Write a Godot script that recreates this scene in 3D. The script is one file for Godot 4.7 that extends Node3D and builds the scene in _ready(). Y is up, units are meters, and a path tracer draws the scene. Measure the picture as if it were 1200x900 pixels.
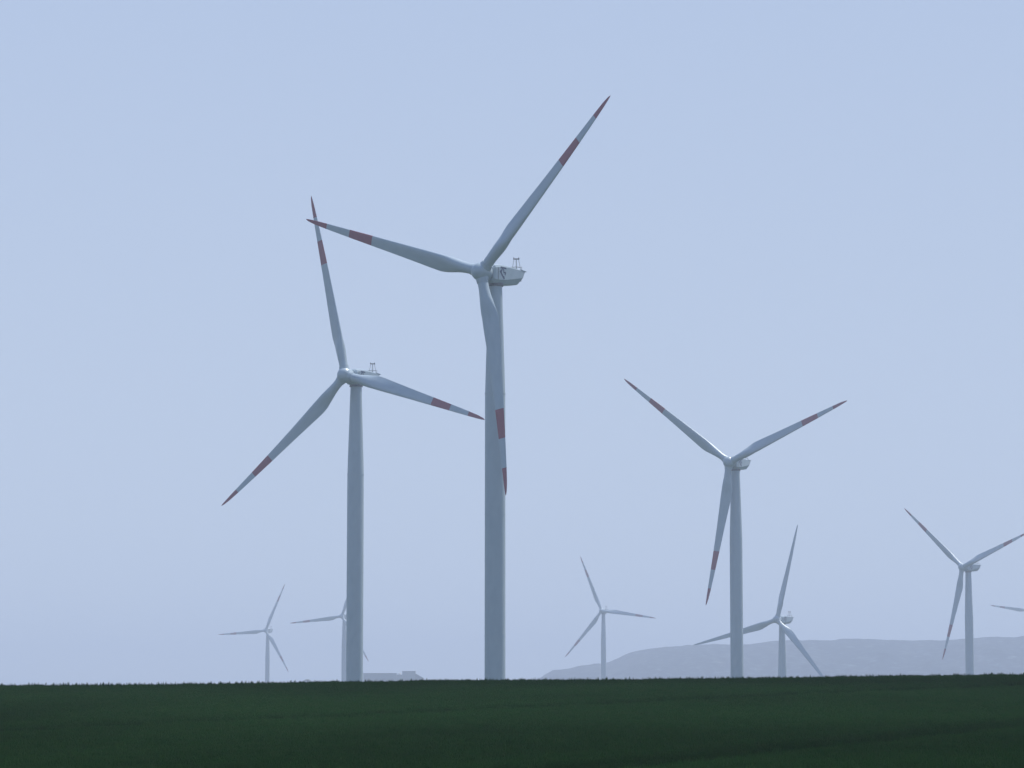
extends Node3D
# A wind farm on a hazy day, seen with a long lens across a field of green wheat.

const FOCAL := 3570.0            # focal length in pixels of the 1200 x 900 photograph
const HORIZON := 828.0           # row of the true horizon
const EYE := Vector3(0.0, 1.7, 0.0)
const ROTOR := 50.0              # blade tip radius, metres
const HUB_HEIGHT := 100.0
const OVERHANG := 4.8
const CONE := 0.0785             # tips stand forward of the hub (coning and pre-bend)

var pitch := atan((HORIZON - 450.0) / FOCAL)
var paint: StandardMaterial3D
var blade_paint: StandardMaterial3D
var red_paint: StandardMaterial3D
var dark_metal: StandardMaterial3D
var logo_paint: StandardMaterial3D
var cover_paint: StandardMaterial3D
var mast_metal: StandardMaterial3D
var noise := FastNoiseLite.new()
var control := []                # ground heights known from what stands there: x, z, y
var used := {}

# turbine list: hub x, y, z, yaw, rotor angle, shaft tilt (degrees)
var turbines := [
	[-6.6, 94.8, -649.8, 38.2, 48.3, 0.5, "tallest white wind turbine, one red banded blade hanging across its own tower"],
	[-44.1, 88.9, -801.6, 33.4, -12.6, 3.3, "white wind turbine whose upright blade tip crosses the tallest turbine's sideways blade"],
	[75.1, 85.7, -1050.2, 30.5, 68.1, 1.0, "white wind turbine with two blades raised in a V and red bands"],
	[136.2, 46.2, -1570.0, 37.0, 15.0, 5.0, "low wind turbine against the hill, blade reaching behind a nearer tower"],
	[238.6, 75.2, -1615.2, 48.2, 71.1, 2.5, "pale hazy wind turbine with V blades standing before the hill's flat top"],
	[76.0, 82.4, -2587.7, 19.8, -21.7, 3.0, "small hazy wind turbine standing alone before the low end of the hill"],
	[-242.1, 76.1, -3001.5, 21.9, 25.6, 3.0, "faint distant wind turbine in full view, one blade level, no hill behind"],
	[-149.2, 80.5, -2675.6, 25.3, 23.3, 3.0, "faint distant wind turbine half hidden behind the tower of a nearer one"],
	[507.0, 95.8, -3000.0, 56.0, 37.0, 3.0, "hazy wind turbine of which only a single level blade is in view"],
]


func _ready() -> void:
	# ---- camera, sky, sun, exposure -------------------------------------------------
	var cam := Camera3D.new()
	cam.name = "camera"
	cam.position = EYE
	cam.rotation = Vector3(pitch, 0, 0)
	cam.fov = rad_to_deg(2.0 * atan(450.0 / FOCAL))
	cam.near = 0.5
	cam.far = 20000.0
	add_child(cam)
	cam.current = true

	var sky_material := ProceduralSkyMaterial.new()
	sky_material.sky_top_color = Color(0.37, 0.53, 0.79)
	sky_material.sky_horizon_color = Color(0.731, 0.786, 0.864)
	sky_material.sky_curve = 0.6
	sky_material.ground_horizon_color = Color(0.55, 0.6, 0.66)
	sky_material.ground_bottom_color = Color(0.12, 0.16, 0.13)
	sky_material.sun_angle_max = 12.0
	var sky := Sky.new()
	sky.sky_material = sky_material
	var env := Environment.new()
	env.background_mode = Environment.BG_SKY
	env.sky = sky
	env.tonemap_mode = Environment.TONE_MAPPER_LINEAR
	env.tonemap_exposure = 1.15
	env.fog_enabled = true
	env.fog_density = 0.00027
	env.fog_light_color = Color(0.87, 0.925, 1.0)
	env.sdfgi_enabled = true
	env.ssao_enabled = true
	env.ssil_enabled = true
	var world := WorldEnvironment.new()
	world.name = "world_environment"
	world.environment = env
	add_child(world)

	var sun := DirectionalLight3D.new()
	sun.name = "sun"
	sun.light_energy = 1.6
	sun.light_color = Color(1.0, 0.98, 0.95)
	sun.light_angular_distance = 0.6
	sun.shadow_enabled = true
	add_child(sun)
	var az := deg_to_rad(51.0)     # right of straight ahead: the farm is lit from behind
	var el := deg_to_rad(63.0)
	var towards := Vector3(sin(az) * cos(el), sin(el), -cos(az) * cos(el))
	sun.look_at_from_position(towards * 100.0, Vector3.ZERO, Vector3.UP)

	noise.seed = 11
	noise.frequency = 0.01
	noise.fractal_octaves = 4
	make_materials()
	for t in turbines:
		var foot := turbine_foot(t)
		control.append(Vector3(foot.x, foot.z, foot.y))
	# the low plateau behind, kept under the line of sight over the field's crest
	for x in [-1800.0, -1200.0, -800.0, -450.0, 150.0, 450.0, 900.0, 1500.0]:
		control.append(Vector3(x, -3700.0, 16.0 + x * 0.004))
		control.append(Vector3(x * 1.2, -5600.0, 24.0))
	control.append(Vector3(-140.0, -3400.0, 28.6))
	control.append(Vector3(-230.0, -3400.0, 27.0))
	for x in [-1600.0, -800.0, 800.0, 1600.0]:
		control.append(Vector3(x, -1500.0, -22.0))
		control.append(Vector3(x, -700.0, -6.0))

	make_ground()
	make_hills()
	make_wheat()
	make_turbines()
	make_farm_building()
	make_thicket()


# ---------------------------------------------------------------- helpers
func numbered(called: String) -> String:
	if not used.has(called):
		used[called] = 0
		return called
	used[called] += 1
	return "%s_%03d" % [called, used[called]]

func tag(o: Node, label: String, category: String, group := "", kind := "") -> void:
	if label != "": o.set_meta("label", label)
	if category != "": o.set_meta("category", category)
	if group != "": o.set_meta("group", group)
	if kind != "": o.set_meta("kind", kind)

func part(called: String, mesh: Mesh, material: Material, parent: Node) -> MeshInstance3D:
	var o := MeshInstance3D.new()
	o.name = called
	o.mesh = mesh
	o.material_override = material
	parent.add_child(o, true)
	return o

func start() -> SurfaceTool:
	var st := SurfaceTool.new()
	st.begin(Mesh.PRIMITIVE_TRIANGLES)
	return st

func quad(st: SurfaceTool, a: Vector3, b: Vector3, c: Vector3, d: Vector3) -> void:
	for v in [a, b, c, a, c, d]:
		st.add_vertex(v)

func finish(st: SurfaceTool) -> ArrayMesh:
	st.generate_normals()
	return st.commit()

# rings of equal length joined by a skin; ends closed on request
func loft(st: SurfaceTool, rings: Array, cap_start := false, cap_end := false, smooth := true) -> void:
	st.set_smooth_group(0 if smooth else -1)
	for i in rings.size() - 1:
		var p: PackedVector3Array = rings[i]
		var q: PackedVector3Array = rings[i + 1]
		var n := p.size()
		for k in n:
			var m := (k + 1) % n
			quad(st, p[k], q[k], q[m], p[m])
	st.set_smooth_group(-1)
	if cap_start: fan(st, rings[0], false)
	if cap_end: fan(st, rings[rings.size() - 1], true)
	st.set_smooth_group(0)

func fan(st: SurfaceTool, ring: PackedVector3Array, flip: bool) -> void:
	var c := Vector3.ZERO
	for v in ring: c += v
	c /= ring.size()
	for k in ring.size():
		var a := ring[k]
		var b := ring[(k + 1) % ring.size()]
		for v in ([c, b, a] if flip else [c, a, b]):
			st.add_vertex(v)

func circle(centre: Vector3, radius: float, n: int, ex: Vector3, ey: Vector3) -> PackedVector3Array:
	var out := PackedVector3Array()
	for k in n:
		var t := TAU * k / n
		out.append(centre + ex * cos(t) * radius + ey * sin(t) * radius)
	return out

func tube(st: SurfaceTool, a: Vector3, b: Vector3, r: float, n := 8) -> void:
	var d := (b - a).normalized()
	var ex := d.cross(Vector3.UP if absf(d.y) < 0.9 else Vector3.RIGHT).normalized()
	var ey := ex.cross(d)
	loft(st, [circle(a, r, n, ex, ey), circle(b, r, n, ex, ey)], true, true)

func box(st: SurfaceTool, lo: Vector3, hi: Vector3) -> void:
	var bottom := PackedVector3Array([Vector3(lo.x, lo.y, lo.z), Vector3(hi.x, lo.y, lo.z), Vector3(hi.x, lo.y, hi.z), Vector3(lo.x, lo.y, hi.z)])
	var top := PackedVector3Array()
	for v in bottom: top.append(Vector3(v.x, hi.y, v.z))
	loft(st, [bottom, top], true, true, false)

func noise_texture(freq: float, ramp: Array, size := 512, seed_ := 3, octaves := 4) -> NoiseTexture2D:
	var n := FastNoiseLite.new()
	n.seed = seed_
	n.frequency = freq
	n.fractal_octaves = octaves
	var g := Gradient.new()
	g.offsets = PackedFloat32Array([0.0, 0.5, 1.0])
	g.colors = PackedColorArray(ramp)
	var t := NoiseTexture2D.new()
	t.width = size
	t.height = size
	t.seamless = true
	t.noise = n
	t.color_ramp = g
	return t

func albedo(r: float, g: float, b: float) -> Color:
	return Color(r, g, b).linear_to_srgb()

func make_materials() -> void:
	paint = StandardMaterial3D.new()
	paint.albedo_color = Color.WHITE
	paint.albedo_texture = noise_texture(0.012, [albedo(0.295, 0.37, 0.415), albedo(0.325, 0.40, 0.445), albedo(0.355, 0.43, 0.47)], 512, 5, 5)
	paint.uv1_triplanar = true
	paint.uv1_scale = Vector3(0.08, 0.03, 0.08)
	paint.roughness = 0.45
	blade_paint = StandardMaterial3D.new()
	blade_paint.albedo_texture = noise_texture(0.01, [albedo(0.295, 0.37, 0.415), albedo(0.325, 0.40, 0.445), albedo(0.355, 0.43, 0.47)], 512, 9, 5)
	blade_paint.uv1_triplanar = true
	blade_paint.uv1_scale = Vector3(0.2, 0.05, 0.2)
	blade_paint.roughness = 0.4
	red_paint = StandardMaterial3D.new()
	red_paint.albedo_texture = noise_texture(0.02, [albedo(0.18, 0.011, 0.028), albedo(0.21, 0.014, 0.032), albedo(0.23, 0.018, 0.038)], 256, 4, 4)
	red_paint.uv1_triplanar = true
	red_paint.uv1_scale = Vector3(0.2, 0.1, 0.2)
	red_paint.roughness = 0.45
	dark_metal = StandardMaterial3D.new()
	dark_metal.albedo_color = albedo(0.07, 0.075, 0.08)
	dark_metal.roughness = 0.5
	dark_metal.metallic = 0.4
	cover_paint = StandardMaterial3D.new()      # gelcoat of the nacelle and hub covers
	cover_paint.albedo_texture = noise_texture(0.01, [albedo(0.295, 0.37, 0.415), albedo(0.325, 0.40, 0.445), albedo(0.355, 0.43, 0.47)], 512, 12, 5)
	cover_paint.uv1_triplanar = true
	cover_paint.uv1_scale = Vector3(0.1, 0.1, 0.1)
	cover_paint.roughness = 0.32
	mast_metal = StandardMaterial3D.new()
	mast_metal.albedo_color = albedo(0.2, 0.22, 0.23)
	mast_metal.roughness = 0.5
	logo_paint = StandardMaterial3D.new()
	logo_paint.albedo_color = albedo(0.02, 0.035, 0.09)
	logo_paint.roughness = 0.5


# ---------------------------------------------------------------- ground
const PROFILE := [[-400.0, 2.0], [-60.0, 0.2], [0.0, 0.0], [12.0, -0.1], [40.0, -0.7], [70.0, -0.14], [100.0, 0.6], [130.0, 1.6], [165.0, 2.56], [200.0, 2.59], [260.0, 1.9], [400.0, -1.0], [500.0, -3.5], [700.0, -6.0]]

func profile(d: float) -> float:
	var n := PROFILE.size()
	if d <= PROFILE[0][0]: return PROFILE[0][1]
	for i in n - 1:
		if d <= PROFILE[i + 1][0]:
			var d0: float = PROFILE[i][0]
			var d1: float = PROFILE[i + 1][0]
			var y0: float = PROFILE[i][1]
			var y1: float = PROFILE[i + 1][1]
			var m0 := knot_slope(i)
			var m1 := knot_slope(i + 1)
			var t := (d - d0) / (d1 - d0)
			var w := d1 - d0
			return (2*t*t*t - 3*t*t + 1) * y0 + (t*t*t - 2*t*t + t) * w * m0 + (-2*t*t*t + 3*t*t) * y1 + (t*t*t - t*t) * w * m1
	return PROFILE[n - 1][1]

func knot_slope(i: int) -> float:
	if i <= 0 or i >= PROFILE.size() - 1: return 0.0
	var a: float = (PROFILE[i][1] - PROFILE[i - 1][1]) / (PROFILE[i][0] - PROFILE[i - 1][0])
	var b: float = (PROFILE[i + 1][1] - PROFILE[i][1]) / (PROFILE[i + 1][0] - PROFILE[i][0])
	return 0.0 if a * b <= 0.0 else 2.0 * a * b / (a + b)

func ground(x: float, z: float) -> float:
	var d := -z
	var tilt := 0.0102 * clampf(x, -400.0, 400.0) * (1.0 - smoothstep(230.0, 520.0, d))
	var near_y := profile(minf(d, 700.0)) + tilt + 0.05 * noise.get_noise_2d(x * 6.0, z * 3.0)
	if d < 330.0:
		return near_y
	var sum := 0.0
	var weight := 0.0
	for c: Vector3 in control:
		var q: float = (x - c.x) * (x - c.x) + (z - c.y) * (z - c.y)
		var w := 1.0 / pow(q + 400.0, 1.6)
		sum += c.z * w
		weight += w
	var far_y := sum / weight
	return lerpf(near_y, far_y, smoothstep(330.0, 620.0, d))

func make_ground() -> void:
	var zs: Array[float] = []
	var z := 300.0
	while z > -6500.0:
		zs.append(z)
		var d := absf(z)
		z -= clampf(d * 0.045, 5.0, 160.0)
	var xs: Array[float] = []
	var n := 90
	for i in n + 1:
		var u := 2.0 * i / n - 1.0
		xs.append(2600.0 * (0.06 * u + 0.94 * u * u * u))
	var rows := []
	for zz in zs:
		var row := PackedVector3Array()
		for xx in xs:
			row.append(Vector3(xx, ground(xx, zz), zz))
		rows.append(row)
	var st := start()
	for i in zs.size() - 1:
		for k in n:
			quad(st, rows[i + 1][k], rows[i + 1][k + 1], rows[i][k + 1], rows[i][k])
	var m := StandardMaterial3D.new()
	m.albedo_texture = noise_texture(0.008, [albedo(0.018, 0.035, 0.012), albedo(0.026, 0.05, 0.018), albedo(0.04, 0.06, 0.025)], 1024, 21, 6)
	m.uv1_triplanar = true
	m.uv1_world_triplanar = true
	m.uv1_scale = Vector3(0.011, 0.011, 0.011)
	m.roughness = 1.0
	m.metallic_specular = 0.1
	var o := part("ground", finish(st), m, self)
	tag(o, "green farmland sloping up to a low crest", "", "", "structure")


# the hill: its skyline as (photo column, photo row), standing some five kilometres off
const SKYLINE := [[440, 818], [560, 808], [632, 796], [640, 790], [650, 785.5], [664, 784.5], [684, 780], [716, 776.5], [732, 769], [744, 764.5], [760, 761], [780, 758.5], [810, 756.5], [850, 755.5], [880, 756], [905, 752.5], [935, 750.5], [975, 750.5], [1025, 748.5], [1045, 750.5], [1085, 751], [1125, 750.5], [1150, 748.5], [1175, 747], [1200, 746.5], [1260, 744], [1400, 742], [1600, 748], [1900, 760]]
const HILL_FAR := 5100.0

func skyline(px: float) -> float:
	for i in SKYLINE.size() - 1:
		if px <= SKYLINE[i + 1][0]:
			var t: float = clampf((px - SKYLINE[i][0]) / (SKYLINE[i + 1][0] - SKYLINE[i][0]), 0.0, 1.0)
			return lerpf(SKYLINE[i][1], SKYLINE[i + 1][1], t)
	return SKYLINE[SKYLINE.size() - 1][1]

func make_hills() -> void:
	var cols := 300
	var depth_rows := 44
	var rows := []
	var fine := FastNoiseLite.new()
	fine.seed = 4
	fine.frequency = 0.006
	fine.fractal_octaves = 5
	for j in depth_rows + 1:
		var row := PackedVector3Array()
		var v := float(j) / depth_rows
		var dist := lerpf(4250.0, 5900.0, v)
		for i in cols + 1:
			var px := lerpf(440.0, 1900.0, float(i) / cols)
			var x := (px - 600.0) / FOCAL * HILL_FAR * (0.93 + 0.1 * v)
			var crest := EYE.y + (HORIZON - skyline(px)) / FOCAL * HILL_FAR
			var foot := 4.0
			var up := clampf((dist - 4250.0) / (HILL_FAR - 4250.0), 0.0, 1.0)
			var shape := pow(up, 0.8) * (1.0 - 0.35 * smoothstep(HILL_FAR, 5900.0, dist))
			var gully := fine.get_noise_2d(x * 1.0, dist * 0.35) * 40.0 * up * (1.0 - up) * 2.0
			var rough := fine.get_noise_2d(x * 5.0, dist * 5.0) * 2.2
			row.append(Vector3(x, foot + (crest - foot) * shape + gully + rough * up, -dist))
		rows.append(row)
	var st := start()
	for j in depth_rows:
		for i in cols:
			quad(st, rows[j + 1][i], rows[j + 1][i + 1], rows[j][i + 1], rows[j][i])
	var m := StandardMaterial3D.new()
	m.albedo_texture = noise_texture(0.02, [albedo(0.002, 0.005, 0.009), albedo(0.012, 0.022, 0.028), albedo(0.30, 0.33, 0.33)], 1024, 33, 6)
	m.uv1_triplanar = true
	m.uv1_world_triplanar = true
	m.uv1_scale = Vector3(0.0022, 0.008, 0.0022)
	m.roughness = 1.0
	m.metallic_specular = 0.1
	var o := part("hill", finish(st), m, self)
	tag(o, "long flat topped hill fading in blue haze", "", "", "structure")


# ---------------------------------------------------------------- wheat
func tuft_mesh() -> ArrayMesh:
	var rng := RandomNumberGenerator.new()
	rng.seed = 77
	var st := start()
	st.set_smooth_group(-1)
	for k in 64:
		var a := rng.randf() * TAU
		var r := sqrt(rng.randf()) * 0.2
		var foot := Vector3(cos(a) * r, -0.05, sin(a) * r)
		var lean := Vector3(rng.randf_range(-0.07, 0.07), 0, rng.randf_range(-0.07, 0.07))
		var tall := rng.randf_range(0.36, 0.48)
		var w := rng.randf_range(0.0035, 0.0065)
		var turn := rng.randf() * TAU
		var side := Vector3(cos(turn), 0, sin(turn)) * w
		var mid := foot + Vector3(0, tall * 0.6, 0) + lean * 0.4
		var top := foot + Vector3(0, tall, 0) + lean
		quad(st, foot - side * 0.6, mid - side, mid + side, foot + side * 0.6)
		for v in [mid - side, top, mid + side]: st.add_vertex(v)
		if k % 2 == 0:    # a young ear on its stalk
			var ear := top + Vector3(0, 0.07, 0) + lean * 0.2
			var e1 := Vector3(cos(turn), 0, sin(turn)) * 0.009
			var e2 := Vector3(-sin(turn), 0, cos(turn)) * 0.009
			var low := top - Vector3(0, 0.03, 0)
			for pair in [[e1, e2], [e2, -e1], [-e1, -e2], [-e2, e1]]:
				var belly: Vector3 = (low + ear) * 0.5
				for v in [low, belly + pair[0], belly + pair[1]]: st.add_vertex(v)
				for v in [ear, belly + pair[1], belly + pair[0]]: st.add_vertex(v)
	return finish(st)

func tramline(x: float, z: float) -> float:
	# pairs of wheel tracks left by the sprayer, 1.9 m apart, 25 m between passes
	for line: Array in [[Vector2(-6.3, -113.2), Vector2(0.72, -0.70)], [Vector2(7.6, -82.6), Vector2(0.47, -0.88)]]:
		var dir: Vector2 = line[1].normalized()
		var rel: Vector2 = Vector2(x, z) - line[0]
		var along := rel.dot(dir)
		var off := rel.dot(Vector2(-dir.y, dir.x)) + 1.2 * sin(along * 0.03)
		if absf(off) < 2.0:
			return 1.0 - smoothstep(0.9, 2.0, absf(off))
	return 0.0

func make_wheat() -> void:
	var rng := RandomNumberGenerator.new()
	rng.seed = 5
	var clump := FastNoiseLite.new()
	clump.seed = 8
	clump.frequency = 0.35
	clump.fractal_octaves = 3
	var patch := FastNoiseLite.new()
	patch.seed = 14
	patch.frequency = 0.03
	var placed: Array[Transform3D] = []
	var tints: Array[Color] = []
	var d := 52.0
	while d < 222.0:
		var half := 0.185 * d + 12.0
		var step := 0.27
		var x := -half
		while x < half:
			var px := x + rng.randf_range(-0.16, 0.16)
			var pz := -d + rng.randf_range(-0.16, 0.16)
			x += step
			var wheel := tramline(px, pz)       # pressed down and sparse where the sprayer runs
			if rng.randf() < 0.35 * wheel:
				continue
			var s := 1.0 + 0.2 * clump.get_noise_2d(px, pz) + 0.2 * patch.get_noise_2d(px, pz) + rng.randf_range(-0.1, 0.1) - 0.25 * wheel
			var wide := rng.randf_range(0.9, 1.25)
			if rng.randf() < 0.14:
				s += rng.randf_range(0.08, 0.26)
				wide *= 0.38
			var b := Basis(Vector3.UP, rng.randf() * TAU).scaled(Vector3(wide, s, wide))
			placed.append(Transform3D(b, Vector3(px, ground(px, pz), pz)))
			var tone := (1.0 + 0.55 * patch.get_noise_2d(px * 0.8 + 90.0, pz * 0.5) + rng.randf_range(-0.05, 0.05)) * (1.0 - 0.3 * wheel)
			var dry := rng.randf_range(0.0, 1.0)
			tints.append(Color((0.027 + 0.011 * dry) * tone, 0.082 * tone, (0.019 + 0.004 * dry) * tone))
		d += step
	var mm := MultiMesh.new()
	mm.transform_format = MultiMesh.TRANSFORM_3D
	mm.use_colors = true
	mm.mesh = tuft_mesh()
	mm.instance_count = placed.size()
	for i in placed.size():
		mm.set_instance_transform(i, placed[i])
		mm.set_instance_color(i, tints[i])
	var m := StandardMaterial3D.new()
	m.vertex_color_use_as_albedo = true
	m.roughness = 1.0
	m.metallic_specular = 0.0
	m.cull_mode = BaseMaterial3D.CULL_DISABLED
	var o := MultiMeshInstance3D.new()
	o.name = "wheat_crop"
	o.multimesh = mm
	o.material_override = m
	add_child(o)
	tag(o, "dark green young wheat covering the field", "crop", "", "stuff")
	make_weeds(clump)

# taller grass heads scattered through the crop, which roughen its edge against the sky
func make_weeds(clump: FastNoiseLite) -> void:
	var rng := RandomNumberGenerator.new()
	rng.seed = 19
	var st := start()
	st.set_smooth_group(-1)
	for k in 14:
		var a := rng.randf() * TAU
		var foot := Vector3(cos(a), 0, sin(a)) * rng.randf() * 0.04
		var tall := rng.randf_range(0.45, 0.72)
		var lean := Vector3(rng.randf_range(-0.05, 0.05), 0, rng.randf_range(-0.05, 0.05))
		var side := Vector3(cos(a + 1.0), 0, sin(a + 1.0)) * 0.014
		var mid := foot + Vector3(0, tall * 0.75, 0) + lean * 0.5
		quad(st, foot - side * 0.4, mid - side, mid + side, foot + side * 0.4)
		for v in [mid - side, foot + Vector3(0, tall, 0) + lean, mid + side]: st.add_vertex(v)
	var mm := MultiMesh.new()
	mm.transform_format = MultiMesh.TRANSFORM_3D
	mm.mesh = finish(st)
	var placed: Array[Transform3D] = []
	for k in 20000:
		var d := rng.randf_range(158.0, 215.0)
		var x := rng.randf_range(-1.0, 1.0) * (0.185 * d + 12.0)
		if rng.randf() > 0.55 + 0.9 * clump.get_noise_2d(x * 0.35, -d * 0.35):
			continue
		var s := rng.randf_range(0.62, 1.0)
		placed.append(Transform3D(Basis(Vector3.UP, rng.randf() * TAU).scaled(Vector3(1.2, s, 1.2)), Vector3(x, ground(x, -d), -d)))
	mm.instance_count = placed.size()
	for i in placed.size():
		mm.set_instance_transform(i, placed[i])
	var m := StandardMaterial3D.new()
	m.albedo_color = albedo(0.026, 0.068, 0.024)
	m.roughness = 1.0
	m.metallic_specular = 0.0
	m.cull_mode = BaseMaterial3D.CULL_DISABLED
	var o := MultiMeshInstance3D.new()
	o.name = "grass_heads"
	o.multimesh = mm
	o.material_override = m
	add_child(o)
	tag(o, "taller grass stalks standing above the wheat along the crest", "grass", "", "stuff")


# ---------------------------------------------------------------- turbines
func turbine_foot(t: Array) -> Vector3:
	var yaw := deg_to_rad(t[3])
	var fwd := Vector3(-sin(yaw), 0, cos(yaw))
	return Vector3(t[0], t[1] - HUB_HEIGHT, t[2]) - fwd * OVERHANG

# blade: x towards the leading edge, y outwards, z upwind
const CHORDS := [[2.3, 2.3], [4.0, 2.3], [5.5, 2.55], [7.5, 3.15], [9.5, 3.65], [11.5, 3.8], [14.0, 3.6], [18.0, 3.2], [24.0, 2.7], [31.0, 2.2], [37.5, 1.72], [44.0, 1.22], [47.5, 0.86], [49.2, 0.5], [49.8, 0.25], [50.0, 0.06]]

func table(rows: Array, r: float) -> float:
	for i in rows.size() - 1:
		if r <= rows[i + 1][0]:
			var t: float = (r - rows[i][0]) / (rows[i + 1][0] - rows[i][0])
			return lerpf(rows[i][1], rows[i + 1][1], clampf(t, 0.0, 1.0))
	return rows[rows.size() - 1][1]

func blade_ring(r: float) -> PackedVector3Array:
	var n := 28
	var chord := table(CHORDS, r)
	var rounding := 1.0 - smoothstep(3.6, 10.5, r)         # 1: round root, 0: aerofoil
	var thick := table([[2.3, 1.0], [10.5, 0.36], [20.0, 0.25], [35.0, 0.19], [50.0, 0.15]], r)
	var twist := deg_to_rad(table([[2.3, 15.0], [10.0, 14.0], [20.0, 7.5], [35.0, 2.5], [50.0, 0.0]], r) + 2.0)
	var axis := table([[2.3, 0.5], [10.5, 0.32], [50.0, 0.30]], r)
	var s := r / ROTOR
	var bend := ROTOR * sin(CONE) * (0.45 * s + 0.55 * s * s)
	var out := PackedVector3Array()
	for k in n:
		var t := TAU * k / n
		var u := 0.5 - 0.5 * cos(t)                            # 0 at the leading edge, 1 at the trailing edge
		var foil := 5.0 * thick * chord * (0.2969 * sqrt(u) - 0.126 * u - 0.3516 * u * u + 0.2843 * u * u * u - 0.1036 * u * u * u * u)
		var camber := 0.03 * chord * 4.0 * u * (1.0 - u) * (1.0 - rounding)
		var disc := 0.5 * chord * absf(sin(t))
		var side := -1.0 if t < PI else 1.0
		var z := lerpf(foil, disc, rounding) * side - camber
		var x := (axis - u) * chord
		out.append(Vector3(x * cos(twist) - z * sin(twist), r, x * sin(twist) + z * cos(twist) + bend))
	return out

func blade_section(from: float, to: float, steps: int, cap_root: bool, cap_tip: bool, st: SurfaceTool) -> void:
	var rings := []
	for i in steps + 1:
		rings.append(blade_ring(lerpf(from, to, float(i) / steps)))
	loft(st, rings, cap_root, cap_tip)

func make_blade(parent: Node) -> Node3D:
	var st := start()
	blade_section(2.3, 31.0, 34, true, false, st)
	blade_section(37.5, 44.0, 5, false, false, st)
	var b := part("blade", finish(st), blade_paint, parent)
	st = start()
	blade_section(31.0, 37.5, 5, false, false, st)
	part("red_band", finish(st), red_paint, b)
	st = start()
	blade_section(44.0, 50.0, 14, false, true, st)
	part("red_tip", finish(st), red_paint, b)
	st = start()
	loft(st, [circle(Vector3(0, 2.02, 0.1), 1.28, 28, Vector3.RIGHT, Vector3.BACK), circle(Vector3(0, 2.46, 0.1), 1.28, 28, Vector3.RIGHT, Vector3.BACK)], true, true)
	part("root_collar", finish(st), paint, b)
	return b

func place_rotor(t: Node3D, angle: float, tilt_deg: float) -> void:
	var tilt := deg_to_rad(tilt_deg)
	var a := Vector3(0, sin(tilt), cos(tilt))
	var u := Vector3(0, cos(tilt), -sin(tilt))
	var at := Vector3(0, HUB_HEIGHT, OVERHANG)
	var k := 0
	for c in t.get_children():
		if String(c.name).begins_with("blade"):
			var ang := deg_to_rad(angle + 120.0 * k)
			var x := Vector3.RIGHT * cos(ang) - u * sin(ang)
			var y := Vector3.RIGHT * sin(ang) + u * cos(ang)
			c.transform = Transform3D(Basis(x, y, a), at)
			k += 1
		elif c.name == "hub":
			var ang := deg_to_rad(angle)
			c.transform = Transform3D(Basis(Vector3.RIGHT * cos(ang) - u * sin(ang), Vector3.RIGHT * sin(ang) + u * cos(ang), a), at)

func nacelle_ring(z: float, top: float, line: float, bottom: float, half: float, keel: float, shoulder: float, slant := 0.0) -> PackedVector3Array:
	var raw := [
		Vector2(-half + shoulder, top), Vector2(-half + shoulder * 0.3, top - shoulder * 0.28), Vector2(-half, top - shoulder * 0.9),
		Vector2(-half, line), Vector2(-keel, bottom + 0.12), Vector2(-keel + 0.25, bottom),
		Vector2(keel - 0.25, bottom), Vector2(keel, bottom + 0.12), Vector2(half, line),
		Vector2(half, top - shoulder * 0.9), Vector2(half - shoulder * 0.3, top - shoulder * 0.28), Vector2(half - shoulder, top)]
	var out := PackedVector3Array()
	for p in raw:
		out.append(Vector3(p.x, HUB_HEIGHT + p.y, z - slant * (p.y - bottom)))
	return out

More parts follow.
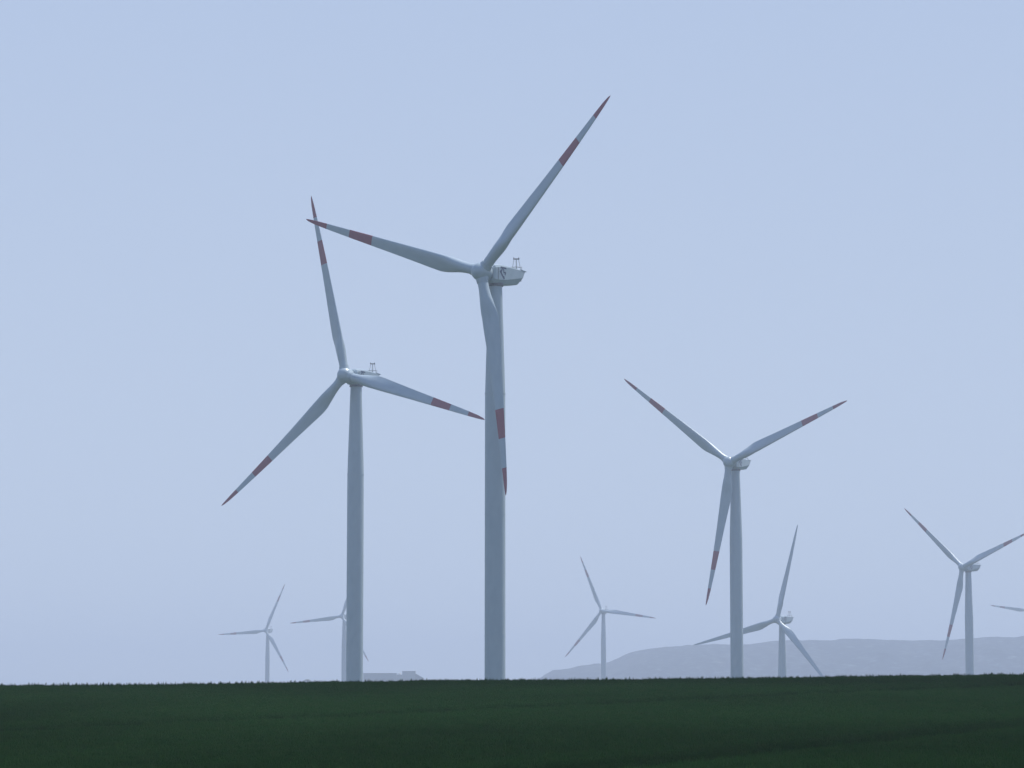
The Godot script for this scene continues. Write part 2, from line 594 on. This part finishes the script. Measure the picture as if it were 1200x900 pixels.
func make_turbine() -> Node3D:
	var t := Node3D.new()
	t.name = "wind_turbine"
	add_child(t)
	# tower: straight lower part, tapering over the last twenty five metres
	var st := start()
	var rings := []
	for row in [[-3.0, 2.24], [20.0, 2.23], [45.0, 2.22], [70.0, 2.2], [74.0, 2.18], [80.0, 2.02], [86.0, 1.84], [92.0, 1.66], [97.4, 1.5]]:
		rings.append(circle(Vector3(0, row[0], 0), row[1], 48, Vector3.RIGHT, Vector3.BACK))
	loft(st, rings, true, true)
	var tower := part("tower", finish(st), paint, t)
	for y in [22.0, 48.0, 74.0]:
		st = start()
		loft(st, [circle(Vector3(0, y - 0.09, 0), 2.255, 48, Vector3.RIGHT, Vector3.BACK), circle(Vector3(0, y + 0.09, 0), 2.255, 48, Vector3.RIGHT, Vector3.BACK)], true, true, true)
		part("flange", finish(st), paint, tower)
	st = start()
	box(st, Vector3(-0.5, 1.6, 2.1), Vector3(0.5, 3.9, 2.24))
	part("door", finish(st), dark_metal, tower)
	st = start()
	loft(st, [circle(Vector3(0, 97.3, 0), 1.75, 40, Vector3.RIGHT, Vector3.BACK), circle(Vector3(0, 97.95, 0), 1.75, 40, Vector3.RIGHT, Vector3.BACK)], true, true)
	part("yaw_ring", finish(st), dark_metal, tower)
	# nacelle
	st = start()
	loft(st, [
		nacelle_ring(2.55, 1.55, -1.1, -1.7, 1.55, 1.1, 0.8),
		nacelle_ring(2.1, 1.85, -1.45, -2.15, 1.85, 1.35, 0.8),
		nacelle_ring(0.4, 2.05, -1.4, -2.25, 1.95, 1.45, 0.75),
		nacelle_ring(-1.6, 2.0, -1.2, -2.2, 1.95, 1.4, 0.55),
		nacelle_ring(-4.2, 1.75, -0.75, -2.05, 1.95, 1.3, 0.3),
		nacelle_ring(-6.3, 1.5, -0.3, -1.75, 1.9, 1.2, 0.25, 0.3),
		nacelle_ring(-6.8, 1.42, -0.1, -1.4, 1.85, 1.1, 0.22, 0.5)], true, true, false)
	var nacelle := part("nacelle", finish(st), cover_paint, t)
	st = start()      # roof lip standing out over the back
	loft(st, [
		PackedVector3Array([Vector3(-1.95, HUB_HEIGHT + 1.5, -6.6), Vector3(1.95, HUB_HEIGHT + 1.5, -6.6), Vector3(1.95, HUB_HEIGHT + 1.62, -6.6), Vector3(-1.95, HUB_HEIGHT + 1.62, -6.6)]),
		PackedVector3Array([Vector3(-1.9, HUB_HEIGHT + 1.26, -8.7), Vector3(1.9, HUB_HEIGHT + 1.26, -8.7), Vector3(1.9, HUB_HEIGHT + 1.38, -8.7), Vector3(-1.9, HUB_HEIGHT + 1.38, -8.7)])], true, true, false)
	part("roof_lip", finish(st), cover_paint, nacelle)
	st = start()      # dark cooling grille in the back
	for k in 5:
		var gy := HUB_HEIGHT - 0.85 + 0.36 * k
		box(st, Vector3(-1.3, gy, -7.55 - 0.17 * k), Vector3(1.3, gy + 0.2, -6.9 - 0.17 * k))
	part("cooling_grille", finish(st), dark_metal, nacelle)
	st = start()      # joint between the cover's front and body
	box(st, Vector3(1.93, HUB_HEIGHT - 1.35, 1.28), Vector3(1.97, HUB_HEIGHT + 1.2, 1.38))
	part("cover_joint", finish(st), dark_metal, nacelle)
	for s in [1.0, -1.0]:
		part("logo", logo_mesh(s), logo_paint, nacelle)
	# weather mast: splayed frame with a cross bar of instruments
	st = start()
	var top_y := HUB_HEIGHT + 4.2
	for c in [[-0.7, -6.6], [0.7, -6.6], [-0.7, -8.2], [0.7, -8.2]]:
		tube(st, Vector3(c[0], HUB_HEIGHT + 1.3, c[1]), Vector3(c[0] * 0.5, top_y, -7.4 + (c[1] + 7.4) * 0.4), 0.05)
	var rail := HUB_HEIGHT + 2.35
	for side in [-0.75, 0.75]:
		tube(st, Vector3(side, rail, -6.3), Vector3(side, rail, -8.4), 0.055)
		tube(st, Vector3(side, HUB_HEIGHT + 1.3, -8.35), Vector3(side, rail + 0.2, -8.35), 0.05)
	tube(st, Vector3(-0.75, rail, -6.6), Vector3(0.75, rail, -6.6), 0.045)
	tube(st, Vector3(-0.75, rail, -8.1), Vector3(0.75, rail, -8.1), 0.045)
	var mast := part("weather_mast", finish(st), mast_metal, nacelle)
	st = start()
	tube(st, Vector3(-0.5, top_y, -6.95), Vector3(0.5, top_y, -7.85), 0.14)
	tube(st, Vector3(-0.42, top_y, -7.05), Vector3(-0.42, top_y + 0.35, -7.05), 0.08)
	tube(st, Vector3(0.42, top_y, -7.75), Vector3(0.42, top_y + 0.35, -7.75), 0.08)
	part("wind_sensor", finish(st), dark_metal, mast)
	# hub: rounded casting with a blunt nose
	st = start()
	rings = []
	for row in [[-2.1, 1.35], [-1.75, 1.75], [-1.0, 1.95], [0.0, 2.02], [0.8, 1.95], [1.5, 1.65], [2.0, 1.15], [2.25, 0.6], [2.33, 0.12]]:
		rings.append(circle(Vector3(0, 0, row[0]), row[1], 36, Vector3.RIGHT, Vector3.DOWN))
	loft(st, rings, true, true)
	for k in 3:
		var ang := TAU * k / 3.0
		var y := Vector3(sin(ang), cos(ang), 0)
		var x := Vector3(cos(ang), -sin(ang), 0)
		loft(st, [circle(Vector3(0, 0, 0.05) + y * 1.0, 1.45, 28, x, Vector3.BACK), circle(Vector3(0, 0, 0.08) + y * 1.7, 1.4, 28, x, Vector3.BACK), circle(Vector3(0, 0, 0.1) + y * 2.06, 1.33, 28, x, Vector3.BACK)], false, true)
	part("hub", finish(st), cover_paint, t)
	var first := make_blade(t)
	for k in 2:
		var b := first.duplicate()
		b.name = "blade"
		t.add_child(b, true)
	return t

# the maker's mark on the nacelle's side: a bar, a bowed stem, a short arm and a hook
func logo_mesh(s: float) -> ArrayMesh:
	var st := start()
	var strokes := [
		[Vector2(0.75, 1.05), Vector2(-0.95, 1.0), 0.16],
		[Vector2(0.25, 1.0), Vector2(0.7, 0.15), 0.17],
		[Vector2(0.95, 0.35), Vector2(0.3, -0.45), 0.2],
		[Vector2(-0.1, 0.75), Vector2(-0.2, 0.1), 0.13],
		[Vector2(-0.15, 0.2), Vector2(-0.8, 0.1), 0.15],
		[Vector2(-0.75, 0.25), Vector2(-0.6, -0.25), 0.14],
		[Vector2(0.35, -0.4), Vector2(-0.2, -0.95), 0.17],
		[Vector2(-0.15, -0.6), Vector2(-0.35, -1.0), 0.15]]
	for q in strokes:
		var a: Vector2 = q[0]
		var b: Vector2 = q[1]
		var w: float = q[2]
		var n := (b - a).normalized().orthogonal() * w
		var e := (b - a).normalized() * w * 0.4
		var face := PackedVector3Array()
		var back := PackedVector3Array()
		for p in [a - e + n, b + e + n, b + e - n, a - e - n]:
			face.append(Vector3(s * 1.975, HUB_HEIGHT + 0.1 + p.y * 1.15, -0.35 + p.x * 1.05))
			back.append(Vector3(s * 1.90, HUB_HEIGHT + 0.1 + p.y * 1.15, -0.35 + p.x * 1.05))
		loft(st, [back, face], true, true, false)
	return finish(st)

func make_turbines() -> void:
	var proto: Node3D = null
	for t in turbines:
		var o: Node3D
		if proto == null:
			o = make_turbine()
			proto = o
			used["wind_turbine"] = 0
		else:
			o = proto.duplicate()
			o.name = numbered("wind_turbine")
			add_child(o)
		o.position = turbine_foot(t)
		o.rotation = Vector3(0, -deg_to_rad(t[3]), 0)
		place_rotor(o, t[4], t[5])
		if t[6].begins_with("low wind"):      # this one has plain blades without red bands
			for c in o.get_children():
				if String(c.name).begins_with("blade"):
					for q in c.get_children():
						if String(q.name).begins_with("red_"):
							q.material_override = blade_paint
							q.name = String(q.name).replace("red_", "blade_")
		tag(o, t[6], "wind turbine", "wind turbines of the farm")


# ---------------------------------------------------------------- far buildings
func make_farm_building() -> void:
	var wall := StandardMaterial3D.new()
	wall.albedo_texture = noise_texture(0.02, [albedo(0.16, 0.2, 0.2), albedo(0.2, 0.24, 0.24), albedo(0.24, 0.27, 0.27)], 256, 51)
	wall.uv1_triplanar = true
	wall.uv1_scale = Vector3(0.1, 0.1, 0.1)
	wall.roughness = 0.9
	var roof := StandardMaterial3D.new()
	roof.albedo_color = albedo(0.13, 0.14, 0.14)
	roof.roughness = 0.7
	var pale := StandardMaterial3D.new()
	pale.albedo_color = albedo(0.7, 0.7, 0.68)  # pale colour stands for sunlight on the small roof piece
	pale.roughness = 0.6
	var o := Node3D.new()
	o.name = "farm_building"
	add_child(o)
	var scale_ := 3400.0 / FOCAL
	var x0 := (426.5 - 600.0) * scale_
	var foot := ground(-140.0, -3400.0)
	o.position = Vector3(x0, foot, -3400.0)
	var y_at := func(row: float) -> float: return EYE.y + (HORIZON - row) * scale_ - foot
	var x_at := func(col: float) -> float: return (col - 426.5) * scale_
	var st := start()
	box(st, Vector3(0, -3, -14), Vector3(x_at.call(465.0), y_at.call(790.2), 0))
	part("hall", finish(st), wall, o)
	st = start()
	box(st, Vector3(-0.4, y_at.call(790.2), -14.4), Vector3(x_at.call(465.4), y_at.call(789.2), 0.4))
	part("hall_roof", finish(st), roof, o)
	st = start()
	box(st, Vector3(x_at.call(472.0), -3, -16), Vector3(x_at.call(487.0), y_at.call(787.6), 1.0))
	part("tall_block", finish(st), wall, o)
	st = start()
	box(st, Vector3(x_at.call(471.8), y_at.call(787.6), -16.3), Vector3(x_at.call(487.3), y_at.call(786.8), 1.3))
	part("block_roof", finish(st), roof, o)
	st = start()
	box(st, Vector3(x_at.call(465.4), -3, -13), Vector3(x_at.call(471.7), y_at.call(791.0), 0.3))
	part("link", finish(st), wall, o)
	st = start()
	var bit_base := Vector3(x_at.call(468.6), y_at.call(791.0), -3)  # added white piece; its pale colour stands for a sunlit bit of roof
	loft(st, [circle(bit_base, 1.7, 20, Vector3.RIGHT, Vector3.BACK), circle(bit_base + Vector3(0, 1.7, 0), 1.7, 20, Vector3.RIGHT, Vector3.BACK), circle(bit_base + Vector3(0, 2.1, 0), 0.6, 20, Vector3.RIGHT, Vector3.BACK)], true, true)
	part("painted_sunlit_bit", finish(st), pale, o)
	st = start()
	loft(st, [
		PackedVector3Array([Vector3(x_at.call(487.0), -3, -12), Vector3(x_at.call(487.0), -3, 0), Vector3(x_at.call(487.0), y_at.call(789.5), 0), Vector3(x_at.call(487.0), y_at.call(789.5), -12)]),
		PackedVector3Array([Vector3(x_at.call(497.0), -3, -12), Vector3(x_at.call(497.0), -3, 0), Vector3(x_at.call(497.0), y_at.call(795.0), 0), Vector3(x_at.call(497.0), y_at.call(795.0), -12)])], true, true, false)
	part("lean_to", finish(st), roof, o)
	for k in 4:
		st = start()
		var wx: float = x_at.call(431.0 + k * 9.0)
		box(st, Vector3(wx, 0.2, 0.0), Vector3(wx + 3.4, 4.2, 0.12))
		part("sliding_door", finish(st), roof, o)
	tag(o, "long low flat roofed farm building with a taller block, faint in haze", "building")

func make_thicket() -> void:
	var rng := RandomNumberGenerator.new()
	rng.seed = 91
	var scale_ := 3400.0 / FOCAL
	var leaf := StandardMaterial3D.new()
	leaf.albedo_color = albedo(0.04, 0.07, 0.03)
	leaf.roughness = 0.9
	var bark := StandardMaterial3D.new()
	bark.albedo_color = albedo(0.06, 0.05, 0.04)
	bark.roughness = 1.0
	var x := (358.0 - 600.0) * scale_
	var z := -3400.0
	var g := ground(x, z)
	var o := Node3D.new()
	o.name = "thicket"
	add_child(o)
	o.position = Vector3(x, g, z)
	var reach := EYE.y + (HORIZON - 796.2) * scale_ - g
	var st := start()
	for k in 5:
		tube(st, Vector3(k * 5.0, -0.5, 0), Vector3(k * 5.0 + 0.6, reach * 0.7, 0.3), 0.25)
	part("trunks", finish(st), bark, o)
	st = start()
	st.set_smooth_group(-1)
	for k in 2600:
		var px := rng.randf_range(-3.0, 32.0)
		var env := (0.72 + 0.28 * sin(px * 0.45)) * (1.0 - 0.55 * clampf(px / 32.0, 0.0, 1.0))
		var py := rng.randf_range(0.15, 1.0) * reach * maxf(env, 0.2)
		var c := Vector3(px, py, rng.randf_range(-4.0, 4.0))
		var a := Vector3(rng.randf_range(-1, 1), rng.randf_range(-1, 1), rng.randf_range(-1, 1)).normalized() * 0.55
		var b := a.cross(Vector3(rng.randf_range(-1, 1), rng.randf_range(-1, 1), rng.randf_range(-1, 1))).normalized() * 0.45
		quad(st, c - a, c + b, c + a, c - b)
	part("crown", finish(st), leaf, o)
	tag(o, "low dark thicket on the far rise, barely above the crop", "bushes")
